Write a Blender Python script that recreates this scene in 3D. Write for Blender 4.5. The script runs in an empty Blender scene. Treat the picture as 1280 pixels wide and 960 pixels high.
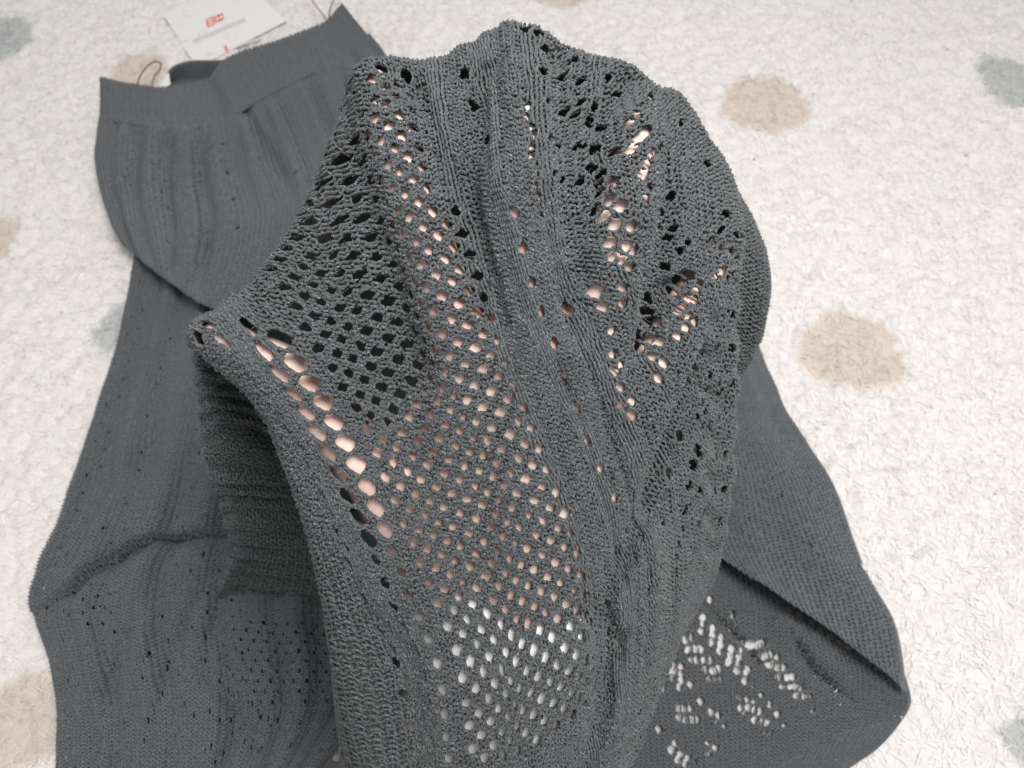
import bpy, bmesh, math
import numpy as np

rng = np.random.default_rng(11)
# ------------------------------------------------------------------ camera, light, exposure
TILT = math.radians(30.0)
HC = 0.502                      # camera height over the rug (m)
FPX = 924.0                     # focal length in pixels of the 1280 wide photograph
CAM = np.array([0.0, -HC * math.tan(TILT), HC])
scene = bpy.context.scene
cam_data = bpy.data.cameras.new('camera')
cam = bpy.data.objects.new('camera', cam_data)
scene.collection.objects.link(cam)
cam.location = CAM
cam.rotation_euler = (TILT, 0, 0)
cam_data.sensor_width = 36.0
cam_data.lens = FPX / 1280 * 36.0
cam_data.clip_start = 0.01
cam_data.clip_end = 20
cam_data.dof.use_dof = True
cam_data.dof.focus_distance = 0.245
cam_data.dof.aperture_fstop = 19.0
scene.camera = cam

world = bpy.data.worlds.new('World')
scene.world = world
world.use_nodes = True
bg = world.node_tree.nodes['Background']
bg.inputs['Color'].default_value = (1.0, 0.995, 0.985, 1)
bg.inputs['Strength'].default_value = 0.62


def area_light(name, loc, target, size, power, col):
    ld = bpy.data.lights.new(name, 'AREA')
    ld.shape = 'DISK'
    ld.size = size
    ld.energy = power
    ld.color = col
    lo = bpy.data.objects.new(name, ld)
    scene.collection.objects.link(lo)
    lo.location = loc
    from mathutils import Vector
    lo.rotation_euler = (Vector(target) - Vector(loc)).to_track_quat('-Z', 'Y').to_euler()
    return lo


area_light('ceiling_lamp', (0.20, -0.20, 1.06), (0, 0.0, 0.1), 0.42, 9.8, (1.0, 0.98, 0.955))

scene.view_settings.view_transform = 'Standard'
scene.view_settings.look = 'None'
scene.view_settings.exposure = 0.0
scene.view_settings.gamma = 1.0
scene.cycles.max_bounces = 10
scene.cycles.diffuse_bounces = 7

# ------------------------------------------------------------------ helpers
CT, ST = math.cos(TILT), math.sin(TILT)
RIGHT = np.array([1.0, 0, 0]); UP = np.array([0, CT, ST]); FWD = np.array([0, ST, -CT])


def at_d(px, py, d):            # a photograph point at a depth of d centimetres
    d = np.asarray(d, float) * 0.01
    x = (np.asarray(px, float) - 640) / FPX * d
    y = (480 - np.asarray(py, float)) / FPX * d
    return CAM + x[..., None] * RIGHT + y[..., None] * UP + d[..., None] * FWD


def at_z(px, py, z):            # a photograph point at a height of z centimetres over the rug
    y = (480 - np.asarray(py, float)) / FPX
    d = (HC - np.asarray(z, float) * 0.01) / (CT - y * ST)
    return at_d(px, py, d * 100)


def project(P):
    q = P - CAM
    d = q @ FWD
    return 640 + FPX * (q @ RIGHT) / d, 480 - FPX * (q @ UP) / d


def pchip(x, Y, xq):
    x = np.asarray(x, float); Y = np.asarray(Y, float); xq = np.asarray(xq, float)
    h = np.diff(x); hs = h.reshape((-1,) + (1,) * (Y.ndim - 1))
    dl = np.diff(Y, axis=0) / hs
    m = np.zeros_like(Y)
    m[0], m[-1] = dl[0], dl[-1]
    if len(x) > 2:
        w1 = 2 * hs[1:] + hs[:-1]; w2 = hs[1:] + 2 * hs[:-1]
        with np.errstate(divide='ignore', invalid='ignore'):
            hm = (w1 + w2) / (w1 / dl[:-1] + w2 / dl[1:])
        m[1:-1] = np.where(dl[:-1] * dl[1:] > 0, hm, 0)
        m[1:-1] = 0.75 * m[1:-1] + 0.25 * (dl[:-1] * hs[1:] + dl[1:] * hs[:-1]) / (hs[1:] + hs[:-1])
    i = np.clip(np.searchsorted(x, xq) - 1, 0, len(x) - 2)
    t = np.clip((xq - x[i]) / h[i], 0, 1).reshape((-1,) + (1,) * (Y.ndim - 1))
    hh = h[i].reshape(t.shape)
    t2, t3 = t * t, t * t * t
    return ((2 * t3 - 3 * t2 + 1) * Y[i] + (t3 - 2 * t2 + t) * hh * m[i]
            + (-2 * t3 + 3 * t2) * Y[i + 1] + (t3 - t2) * hh * m[i + 1])


def smooth_grid(P, n, w=0.5):
    for _ in range(n):
        Q = P.copy()
        Q[1:-1] += w * 0.5 * (P[2:] + P[:-2] - 2 * P[1:-1])
        P = Q.copy()
        P[:, 1:-1] += w * 0.5 * (Q[:, 2:] + Q[:, :-2] - 2 * Q[:, 1:-1])
    return P


def grid_normals(P):
    gu = np.gradient(P, axis=1); gv = np.gradient(P, axis=0)
    n = np.cross(gv, gu)
    return n / (np.linalg.norm(n, axis=-1, keepdims=True) + 1e-12)


def value_noise(x, y, seed=0):
    r = np.random.default_rng(seed).random((64, 64))
    xi = np.floor(x).astype(int); yi = np.floor(y).astype(int)
    fx = x - xi; fy = y - yi
    fx = fx * fx * (3 - 2 * fx); fy = fy * fy * (3 - 2 * fy)
    a = r[yi % 64, xi % 64]; b = r[yi % 64, (xi + 1) % 64]
    c = r[(yi + 1) % 64, xi % 64]; d = r[(yi + 1) % 64, (xi + 1) % 64]
    return (a * (1 - fx) + b * fx) * (1 - fy) + (c * (1 - fx) + d * fx) * fy - 0.5


def mesh_object(name, verts, quads, mat, parent=None, uv=None, col=None, smooth=True, tris=False):
    k = 3 if tris else 4
    me = bpy.data.meshes.new(name)
    verts = np.ascontiguousarray(verts.reshape(-1, 3), dtype=np.float32)
    quads = np.ascontiguousarray(quads.reshape(-1, k), dtype=np.int32)
    me.vertices.add(len(verts)); me.vertices.foreach_set('co', verts.ravel())
    me.loops.add(quads.size); me.loops.foreach_set('vertex_index', quads.ravel())
    me.polygons.add(len(quads))
    me.polygons.foreach_set('loop_start', np.arange(0, quads.size, k, dtype=np.int32))
    me.polygons.foreach_set('loop_total', np.full(len(quads), k, dtype=np.int32))
    if uv is not None:
        l = me.uv_layers.new(name='UVMap')
        l.data.foreach_set('uv', np.ascontiguousarray(uv.reshape(-1, 2)[quads.ravel()], dtype=np.float32).ravel())
    if col is not None:
        a = me.color_attributes.new('tint', 'FLOAT_COLOR', 'POINT')
        c4 = np.ones((len(verts), 4), np.float32); c4[:, :3] = col.reshape(-1, 3)
        a.data.foreach_set('color', c4.ravel())
    me.update(calc_edges=True)
    if smooth:
        me.shade_smooth()
    if mat:
        me.materials.append(mat)
    o = bpy.data.objects.new(name, me)
    scene.collection.objects.link(o)
    if parent:
        o.parent = parent
    return o


def grid_quads(nr, nc, mask=None):
    i = np.arange(nr * nc).reshape(nr, nc)
    q = np.stack([i[:-1, :-1], i[:-1, 1:], i[1:, 1:], i[1:, :-1]], -1)
    return q[mask] if mask is not None else q.reshape(-1, 4)


def tubes(C, N, rad, k, keep=None):
    """C, N: [rows, points, 3] centre lines with reference normals; returns verts, quads, uv"""
    nr, npt, _ = C.shape
    T = np.gradient(C, axis=1)
    T /= np.linalg.norm(T, axis=-1, keepdims=True) + 1e-12
    S = np.cross(T, N); S /= np.linalg.norm(S, axis=-1, keepdims=True) + 1e-12
    B = np.cross(S, T)
    rad = np.broadcast_to(rad, (nr, npt))
    ph = np.arange(k) / k * 2 * np.pi
    V = (C[:, :, None] + rad[:, :, None, None] * (np.cos(ph)[None, None, :, None] * S[:, :, None]
                                                + np.sin(ph)[None, None, :, None] * B[:, :, None]))
    idx = np.arange(nr * npt * k).reshape(nr, npt, k)
    a = idx[:, :-1]; b = idx[:, 1:]
    q = np.stack([a, np.roll(a, -1, 2), np.roll(b, -1, 2), b], -1)
    if keep is not None:
        q = q[keep]
    ln = np.concatenate([np.zeros((nr, 1)), np.cumsum(np.linalg.norm(np.diff(C, axis=1), axis=-1), 1)], 1)
    uv = np.stack([np.broadcast_to(ln[:, :, None] * 1000, (nr, npt, k)) + np.arange(nr)[:, None, None] * 37.7,
                   np.broadcast_to(ph / (2 * np.pi), (nr, npt, k))], -1)
    return V, q.reshape(-1, 4), uv


def warp_holes(U, V, holes, u0, du, v0, dv, padv=0.0, cutf=0.36, kv=0.5):
    """open eyelets: every yarn point within R of an eyelet centre is pushed out of its radius r.
    U, V are regular in index space with steps du, dv; two rows count as one stitch width."""
    DU = np.zeros_like(U); DV = np.zeros_like(V); inside = np.zeros(U.shape, bool)
    nr, nc = U.shape
    for (hu, hv, r, R) in holes:
        j0 = max(0, int((hv - 2 * R - padv - v0) / dv) - 1); j1 = min(nr, int((hv + 2 * R + padv - v0) / dv) + 3)
        i0 = max(0, int((hu - R - 0.4 - u0) / du) - 1); i1 = min(nc, int((hu + R + 0.4 - u0) / du) + 3)
        if j1 <= j0 or i1 <= i0:
            continue
        a = U[j0:j1, i0:i1] - hu; b = (V[j0:j1, i0:i1] - hv) * kv
        p = 1.25
        rho = (np.abs(a) ** p + np.abs(b) ** p) ** (1 / p) + 1e-6
        f = np.where(rho < R, (r + rho * (1 - r / R)) / rho - 1, 0)
        DU[j0:j1, i0:i1] += a * f; DV[j0:j1, i0:i1] += b * f / kv
        inside[j0:j1, i0:i1] |= rho < cutf * R
    return U + DU, V + DV, inside


# ------------------------------------------------------------------ materials
def new_mat(name):
    m = bpy.data.materials.new(name); m.use_nodes = True
    nt = m.node_tree
    return m, nt, nt.nodes, nt.links, nt.nodes['Principled BSDF']


def mat_plain(name, col, rough=0.6, **kw):
    m, nt, N, L, b = new_mat(name)
    b.inputs['Base Color'].default_value = (*col, 1)
    b.inputs['Roughness'].default_value = rough
    n = N.new('ShaderNodeTexNoise'); n.inputs['Scale'].default_value = 600
    mx = N.new('ShaderNodeMixRGB'); mx.blend_type = 'MULTIPLY'; mx.inputs[0].default_value = 0.12
    mx.inputs[1].default_value = (*col, 1); L.new(n.outputs['Color'], mx.inputs[2]); L.new(mx.outputs[0], b.inputs['Base Color'])
    for k, v in kw.items():
        b.inputs[k].default_value = v
    return m


def math_node(N, L, op, a, b=None, c=None):
    n = N.new('ShaderNodeMath'); n.operation = op
    for i, x in enumerate((a, b, c)):
        if x is None:
            continue
        if isinstance(x, (int, float)):
            n.inputs[i].default_value = x
        else:
            L.new(x, n.inputs[i])
    return n.outputs[0]


def mat_yarn(name='charcoal_yarn', tone=(1.0, 1.0, 1.0), spread=1.0):
    """heathered charcoal yarn: twisted plies, pale and dark fibres"""
    m, nt, N, L, b = new_mat(name)
    uv = N.new('ShaderNodeUVMap')
    sep = N.new('ShaderNodeSeparateXYZ'); L.new(uv.outputs[0], sep.inputs[0])
    tw = math_node(N, L, 'MULTIPLY_ADD', sep.outputs[0], 0.55, sep.outputs[1])
    cx = math_node(N, L, 'MULTIPLY', sep.outputs[0], 0.45)
    cy = math_node(N, L, 'MULTIPLY', tw, 7.0)
    cmb = N.new('ShaderNodeCombineXYZ'); L.new(cx, cmb.inputs[0]); L.new(cy, cmb.inputs[1])
    fib = N.new('ShaderNodeTexNoise'); fib.inputs['Scale'].default_value = 1.6; fib.inputs['Detail'].default_value = 3
    L.new(cmb.outputs[0], fib.inputs['Vector'])
    ramp = N.new('ShaderNodeValToRGB')
    e = ramp.color_ramp.elements
    tc = lambda v: (*[v * t for t in tone], 1)
    e[0].position = 0.30; e[0].color = tc(0.020)
    e[1].position = 0.78; e[1].color = tc(0.075 + 0.60 * spread)
    k = e.new(0.50); k.color = tc(0.070)
    k = e.new(0.62); k.color = tc(0.095 + 0.10 * spread)
    L.new(fib.outputs['Fac'], ramp.inputs[0])
    L.new(ramp.outputs[0], b.inputs['Base Color'])
    b.inputs['Roughness'].default_value = 0.75
    b.inputs['Specular IOR Level'].default_value = 0.25
    b.inputs['Sheen Weight'].default_value = 0.15
    ply = math_node(N, L, 'SINE', math_node(N, L, 'MULTIPLY', tw, 2 * math.pi * 2))
    hgt = math_node(N, L, 'MULTIPLY_ADD', fib.outputs['Fac'], 1.2, ply)
    bp = N.new('ShaderNodeBump'); bp.inputs['Strength'].default_value = 0.6; bp.inputs['Distance'].default_value = 0.0003
    L.new(hgt, bp.inputs['Height']); L.new(bp.outputs[0], b.inputs['Normal'])
    return m


def mat_knit(name, base, bump=0.0006, rows=1.0):
    """fine knit seen from further away: stitch relief from the wale and course coordinates"""
    m, nt, N, L, b = new_mat(name)
    uv = N.new('ShaderNodeUVMap')
    sep = N.new('ShaderNodeSeparateXYZ'); L.new(uv.outputs[0], sep.inputs[0])
    fu = math_node(N, L, 'FRACT', sep.outputs[0])
    tri = math_node(N, L, 'ABSOLUTE', math_node(N, L, 'MULTIPLY_ADD', fu, 2.0, -1.0))
    colm = math_node(N, L, 'SINE', math_node(N, L, 'MULTIPLY', fu, math.pi))
    ph = math_node(N, L, 'MULTIPLY_ADD', tri, 0.55, math_node(N, L, 'MULTIPLY', sep.outputs[1], rows))
    st = math_node(N, L, 'SINE', math_node(N, L, 'MULTIPLY', ph, 2 * math.pi))
    hgt = math_node(N, L, 'MULTIPLY_ADD', st, 0.5, math_node(N, L, 'MULTIPLY', colm, 1.0))
    nz = N.new('ShaderNodeTexNoise'); nz.inputs['Scale'].default_value = 900; nz.inputs['Detail'].default_value = 3
    tc = N.new('ShaderNodeTexCoord'); L.new(tc.outputs['Object'], nz.inputs['Vector'])
    nz2 = N.new('ShaderNodeTexNoise'); nz2.inputs['Scale'].default_value = 24; L.new(tc.outputs['Object'], nz2.inputs['Vector'])
    ramp = N.new('ShaderNodeValToRGB')
    e = ramp.color_ramp.elements
    e[0].position = 0.28; e[0].color = (*[c * 0.62 for c in base], 1)
    e[1].position = 0.74; e[1].color = (*[c * 1.5 for c in base], 1)
    fac = math_node(N, L, 'MULTIPLY_ADD', nz2.outputs['Fac'], 0.35, math_node(N, L, 'MULTIPLY', nz.outputs['Fac'], 0.65))
    L.new(fac, ramp.inputs[0]); L.new(ramp.outputs[0], b.inputs['Base Color'])
    b.inputs['Roughness'].default_value = 0.9
    b.inputs['Specular IOR Level'].default_value = 0.15
    b.inputs['Sheen Weight'].default_value = 0.25
    b.inputs['Sheen Roughness'].default_value = 0.6
    h2 = math_node(N, L, 'MULTIPLY_ADD', nz.outputs['Fac'], 1.2, hgt)
    bp = N.new('ShaderNodeBump'); bp.inputs['Strength'].default_value = 0.55; bp.inputs['Distance'].default_value = bump
    L.new(h2, bp.inputs['Height']); L.new(bp.outputs[0], b.inputs['Normal'])
    return m


def mat_fuzz():
    m, nt, N, L, b = new_mat('yarn_fuzz')
    oi = N.new('ShaderNodeTexNoise'); oi.inputs['Scale'].default_value = 700
    tc = N.new('ShaderNodeTexCoord'); L.new(tc.outputs['Object'], oi.inputs['Vector'])
    ramp = N.new('ShaderNodeValToRGB'); e = ramp.color_ramp.elements
    e[0].position = 0.38; e[0].color = (0.06, 0.063, 0.066, 1)
    e[1].position = 0.66; e[1].color = (0.34, 0.36, 0.38, 1)
    L.new(oi.outputs['Fac'], ramp.inputs[0]); L.new(ramp.outputs[0], b.inputs['Base Color'])
    b.inputs['Roughness'].default_value = 0.6
    return m


def mat_rug(name, bump):
    m, nt, N, L, b = new_mat(name)
    at = N.new('ShaderNodeAttribute'); at.attribute_name = 'tint'
    nz = N.new('ShaderNodeTexNoise'); nz.inputs['Scale'].default_value = 260; nz.inputs['Detail'].default_value = 4
    tc = N.new('ShaderNodeTexCoord'); L.new(tc.outputs['Object'], nz.inputs['Vector'])
    mx = N.new('ShaderNodeMixRGB'); mx.blend_type = 'MULTIPLY'; mx.inputs[0].default_value = 0.10
    L.new(at.outputs['Color'], mx.inputs[1]); L.new(nz.outputs['Color'], mx.inputs[2])
    L.new(mx.outputs[0], b.inputs['Base Color'])
    b.inputs['Roughness'].default_value = 0.85
    b.inputs['Specular IOR Level'].default_value = 0.2
    b.inputs['Sheen Weight'].default_value = 0.2
    if bump:
        bp = N.new('ShaderNodeBump'); bp.inputs['Strength'].default_value = 0.5; bp.inputs['Distance'].default_value = bump
        L.new(nz.outputs['Fac'], bp.inputs['Height']); L.new(bp.outputs[0], b.inputs['Normal'])
    return m


def mat_skin():
    m, nt, N, L, b = new_mat('skin')
    tc = N.new('ShaderNodeTexCoord')
    nz = N.new('ShaderNodeTexNoise'); nz.inputs['Scale'].default_value = 38; nz.inputs['Detail'].default_value = 4
    L.new(tc.outputs['Object'], nz.inputs['Vector'])
    ramp = N.new('ShaderNodeValToRGB'); e = ramp.color_ramp.elements
    e[0].position = 0.3; e[0].color = (0.72, 0.46, 0.40, 1)
    e[1].position = 0.75; e[1].color = (0.92, 0.75, 0.69, 1)
    L.new(nz.outputs['Fac'], ramp.inputs[0]); L.new(ramp.outputs[0], b.inputs['Base Color'])
    b.inputs['Roughness'].default_value = 0.75
    b.inputs['Specular IOR Level'].default_value = 0.2
    b.inputs['Subsurface Weight'].default_value = 0.1
    b.inputs['Subsurface Radius'].default_value = (1.0, 0.4, 0.25)
    b.inputs['Subsurface Scale'].default_value = 0.004
    v = N.new('ShaderNodeTexVoronoi'); v.inputs['Scale'].default_value = 900
    L.new(tc.outputs['Object'], v.inputs['Vector'])
    bp = N.new('ShaderNodeBump'); bp.inputs['Strength'].default_value = 0.15; bp.inputs['Distance'].default_value = 0.0002
    L.new(v.outputs['Distance'], bp.inputs['Height']); L.new(bp.outputs[0], b.inputs['Normal'])
    return m


M_YARN = mat_yarn(tone=(1.08, 1.18, 1.255), spread=0.72)
M_YARN2 = mat_yarn('charcoal_yarn_flat', (1.86, 2.02, 2.18), 0.22)
M_BACK = mat_knit('charcoal_knit_shaded', (0.040, 0.043, 0.046))  # darker copy of the knit colour, shade of the yarn gaps painted in
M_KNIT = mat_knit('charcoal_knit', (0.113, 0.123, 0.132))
M_BAND = mat_knit('charcoal_waist_rib', (0.110, 0.119, 0.128), bump=0.0005)
M_FUZZ = mat_fuzz()
M_RUG = mat_rug('rug_backing', 0.002)
M_PILE = mat_rug('rug_pile', 0)
M_SKIN = mat_skin()

# ------------------------------------------------------------------ the rug
WHITE = np.array([0.775, 0.75, 0.735]); BEIGE = np.array([0.64, 0.57, 0.505]); GREY = np.array([0.50, 0.515, 0.51])
SPOTS = []      # centre, half axes (m), colour
for (px, py, wpx, hpx, c) in [(957, 127, 54, 37, BEIGE), (1066, 437, 66, 50, BEIGE), (170, 92, 36, 30, BEIGE),
                              (-8, 297, 26, 30, BEIGE), (28, 900, 62, 66, BEIGE), (1268, 98, 42, 34, GREY),
                              (0, 45, 38, 28, GREY), (150, 405, 32, 34, GREY), (1290, 930, 32, 36, GREY),
                              (700, -6, 40, 12, BEIGE)]:
    p = at_z(px, py, 0); a = at_z(px + wpx, py, 0); b_ = at_z(px, py + hpx, 0)
    SPOTS.append((p[:2], abs(a[0] - p[0]), abs(b_[1] - p[1]), c))


def rug_tint(x, y, jit):
    col = np.broadcast_to(WHITE, x.shape + (3,)).copy()
    for k, (c, ax, ay, sc) in enumerate(SPOTS):
        dx, dy = (x - c[0]) / ax, (y - c[1]) / ay
        th = np.arctan2(dy, dx)
        rr = np.hypot(dx, dy) * (1 + 0.05 * np.sin(3 * th + k) + 0.025 * np.sin(5 * th + 2.1 * k)) + jit
        t = np.clip((1.10 - rr) / 0.22, 0, 1)[..., None]
        col = col * (1 - t) + sc * t
    return col


def rug_height(x, y):
    return (0.0030 * value_noise(x * 50 + 7, y * 50 + 3, 1)
            + 0.003 * value_noise(x * 14, y * 14, 4) + 0.0035)


def fleece(x, y):
    """matted wool: ridges of curled locks along a wandering direction"""
    wx = x + 0.010 * value_noise(x * 45 + 9, y * 45, 41); wy = y + 0.010 * value_noise(x * 45, y * 45 + 17, 42)
    return (0.0062 * value_noise(wx * 95 + wy * 40, wy * 130 - wx * 40, 43) + 0.0058 * value_noise(wx * 190 - wy * 60, wy * 150 + wx * 60, 44)
            + 0.0010)


LEAF = at_z(930, 850, 0)[:2]


def rug_top(x, y):
    """surface of the fleece, pressed flat under the lace that lies on it"""
    m = 0.92 * np.exp(-(((x - LEAF[0]) / 0.125) ** 2 + ((y - LEAF[1]) / 0.095) ** 2) ** 2)
    return (rug_height(x, y) + fleece(x, y) - 0.0074) * (1 - m) - 0.0004 * m


nry, nrx = 400, 430
tv = np.linspace(0, 1, nry)
ry = -0.36 + 1.26 * (0.62 * tv + 0.38 * tv ** 2)
hw = 0.50 + 0.42 * np.clip((ry + 0.36) / 1.2, 0, 1)
RX = np.linspace(-1, 1, nrx)[None] * hw[:, None]; RY = np.repeat(ry[:, None], nrx, 1)
RZ = rug_top(RX, RY)
P = np.stack([RX, RY, RZ], -1)
rug = mesh_object('rug', P, grid_quads(nry, nrx), M_RUG, col=rug_tint(RX, RY, 0.16 * value_noise(RX * 200, RY * 200, 47)))
rug['label'] = 'fluffy white rug with beige and grey spots'
rug['category'] = 'rug'
rug['kind'] = 'structure'

# pile: flat curled locks of wool lying over each other
nl = 32000
cx = rng.uniform(-0.8, 0.8, nl); cy = rng.uniform(-0.34, 0.86, nl)
pq = project(np.stack([cx, cy, np.zeros(nl)], -1))
ok = (pq[0] > -70) & (pq[0] < 1350) & (pq[1] > -50) & (pq[1] < 1030)
cx, cy = cx[ok], cy[ok]; nl = len(cx)
ang = 3.0 * np.pi * value_noise(cx * 11 + 20, cy * 11 + 5, 5) + rng.normal(0, 0.8, nl) + 0.6
ln = rng.uniform(0.005, 0.013, nl); lift = rng.uniform(0.0004, 0.0022, nl) * (1 - np.exp(-(((cx - LEAF[0]) / 0.125) ** 2 + ((cy - LEAF[1]) / 0.095) ** 2) ** 2)); curl = rng.normal(0, 1.3, nl)
ns = 5
s = np.linspace(0, 1, ns)
A = ang[:, None] + curl[:, None] * s * 1.5 + 0.5 * np.sin(s * 6 + rng.uniform(0, 6, (nl, 1)))
dx = np.cumsum(np.cos(A), -1) / ns * ln[:, None]; dy = np.cumsum(np.sin(A), -1) / ns * ln[:, None]
X = cx[:, None] + dx - dx.mean(1, keepdims=True); Y = cy[:, None] + dy - dy.mean(1, keepdims=True)
wd = rng.uniform(0.0007, 0.0017, (nl, 1)) * np.sin(np.pi * (0.16 + 0.76 * s))
sx, sy = -np.sin(A), np.cos(A)
tl = rng.normal(0, 0.16, (nl, 1))
def on_rug(x, y, dz):
    return np.stack([x, y, rug_top(x, y) + dz], -1)


hgt_ = (0.35 * wd + lift[:, None]) * np.sin(np.pi * (0.08 + 0.86 * s))
PV = np.stack([on_rug(X + sx * wd, Y + sy * wd, -0.0003), on_rug(X, Y, hgt_), on_rug(X - sx * wd, Y - sy * wd, -0.0003)], -2)
idx = np.arange(nl * ns * 3).reshape(nl, ns, 3)
q = np.concatenate([np.stack([idx[:, :-1, k], idx[:, 1:, k], idx[:, 1:, k + 1], idx[:, :-1, k + 1]], -1).reshape(-1, 4) for k in (0, 1)])
tint = rug_tint(cx, cy, rng.normal(0, 0.03, nl)) * (1.03 + rng.normal(0, 0.05, (nl, 1)))
tint = np.clip(np.repeat(tint.reshape(-1, 1, 3), ns * 3, 1), 0, 0.92)
pile = mesh_object('pile', PV, q, M_PILE, rug, col=tint)
pile['kind'] = 'stuff'
nh = 150000
hx = rng.uniform(-0.8, 0.8, nh); hy = rng.uniform(-0.34, 0.86, nh)
pq = project(np.stack([hx, hy, np.zeros(nh)], -1))
ok = (pq[0] > -40) & (pq[0] < 1320) & (pq[1] > -40) & (pq[1] < 1000)
ok &= ~((pq[0] > 200) & (pq[0] < 860) & (pq[1] > 150)) & ~((pq[0] > 120) & (pq[0] < 900) & (pq[1] > 450))
hx, hy = hx[ok], hy[ok]; nh = len(hx)
ha = 3.0 * np.pi * value_noise(hx * 11 + 20, hy * 11 + 5, 5) + rng.normal(0, 0.9, nh) + 0.6
hl_ = rng.uniform(0.004, 0.010, nh); hc = rng.normal(0, 1.2, nh); hz = rng.uniform(0.0006, 0.0036, nh); hw_ = rng.uniform(0.00016, 0.00034, nh)
P3 = []
for k, (f0, up) in enumerate(((0.0, 0.0), (0.5, 1.0), (1.0, 0.55))):
    an = ha + hc * f0
    x_ = hx + np.cos(ha + 0.5 * hc * f0) * hl_ * f0; y_ = hy + np.sin(ha + 0.5 * hc * f0) * hl_ * f0
    z_ = rug_top(x_, y_) + 0.0002 + hz * up
    w_ = hw_ * (1.0, 0.9, 0.4)[k]
    P3 += [np.stack([x_ - np.sin(an) * w_, y_ + np.cos(an) * w_, z_], -1), np.stack([x_ + np.sin(an) * w_, y_ - np.cos(an) * w_, z_], -1)]
P3 = np.stack(P3, 1)
b0 = np.arange(nh)[:, None] * 6
q = np.concatenate([b0 + np.array([0, 1, 3, 2]), b0 + np.array([2, 3, 5, 4])], 0)
ht = np.repeat((rug_tint(hx, hy, rng.normal(0, 0.05, nh)) * (1.16 + rng.normal(0, 0.05, (nh, 1))))[:, None], 6, 1)
fibres = mesh_object('wool_fibres', P3, q, M_PILE, rug, col=np.clip(ht, 0, 0.93))
fibres['kind'] = 'stuff'

# ------------------------------------------------------------------ the hand under the knit
J = {}
def jt(n, px, py, d, r):
    J[n] = (at_d(px, py, d), r * 0.01)
jt('wrist', 640, 800, 28.2, 2.3); jt('wrist_side', 585, 800, 28.4, 2.2)
jt('cuff', 668, 782, 28.0, 2.2); jt('cuff_side', 566, 722, 27.7, 1.9)
jt('arm', 630, 960, 31.0, 2.7); jt('arm_side', 580, 960, 31.2, 2.6); jt('elbow', 620, 1250, 36.0, 3.4)
jt('t0', 555, 720, 26.9, 1.5); jt('t1', 462, 590, 25.8, 1.10); jt('t2', 352, 458, 25.25, 0.90); jt('t3', 274, 420, 25.85, 0.68)
jt('c', 560, 590, 25.7, 1.25)
jt('i0', 580, 450, 24.4, 1.08); jt('i1', 522, 270, 23.5, 0.92); jt('i2', 488, 165, 24.3, 0.80); jt('i3', 472, 106, 25.8, 0.62)
jt('m0', 662, 425, 24.0, 1.10); jt('m1', 650, 235, 22.9, 0.94); jt('m2', 652, 125, 24.1, 0.82); jt('m3', 655, 72, 25.9, 0.62)
jt('r0', 735, 450, 24.4, 1.05); jt('r1', 776, 272, 23.7, 0.90); jt('r2', 796, 175, 24.9, 0.78); jt('r3', 806, 132, 26.5, 0.60)
jt('p0', 792, 515, 25.3, 0.98); jt('p1', 850, 395, 25.2, 0.80); jt('p2', 886, 335, 26.1, 0.70); jt('p3', 904, 304, 27.4, 0.54)
BONES = [('wrist', 'arm'), ('wrist_side', 'arm_side'), ('arm', 'elbow'), ('arm_side', 'elbow'), ('wrist', 'wrist_side'),
         ('wrist_side', 't0'), ('t0', 't1'), ('t1', 't2'), ('t2', 't3'), ('t0', 'i0'), ('t1', 'i0'), ('t0', 'c'), ('t1', 'c'), ('c', 'i0'), ('c', 'm0'),
         ('wrist_side', 'i0'), ('wrist', 'm0'), ('wrist', 'r0'), ('wrist', 'p0'), ('i0', 'm0'), ('m0', 'r0'), ('r0', 'p0'),
         ('i0', 'i1'), ('i1', 'i2'), ('i2', 'i3'), ('m0', 'm1'), ('m1', 'm2'), ('m2', 'm3'),
         ('r0', 'r1'), ('r1', 'r2'), ('r2', 'r3'), ('p0', 'p1'), ('p1', 'p2'), ('p2', 'p3')]
THIN = {('t1', 'i0'): 0.55, ('t0', 'i0'): 0.95}


def hand_distance(Q):
    best = np.full(Q.shape[:-1], 9.0)
    for a, b in BONES + [('cuff', 'cuff_side'), ('cuff', 'arm'), ('cuff_side', 'arm_side'), ('arm', 'arm_side'), ('wrist', 'cuff_side'), ('wrist', 'arm_side'), ('wrist_side', 'arm')]:
        pa, ra = J[a]; pb, rb = J[b]
        f = THIN.get((a, b), 1.0)
        ab = pb - pa
        t = np.clip(((Q - pa) @ ab) / (ab @ ab), 0, 1)
        slv = 0.0038 if ('arm' in a or 'arm' in b or 'cuff' in a or (a == 'wrist' and b == 'wrist_side')) else 0.0
        best = np.minimum(best, np.linalg.norm(Q - pa - t[..., None] * ab, axis=-1) - (ra + (rb - ra) * t) * f - slv)
    return best


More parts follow.
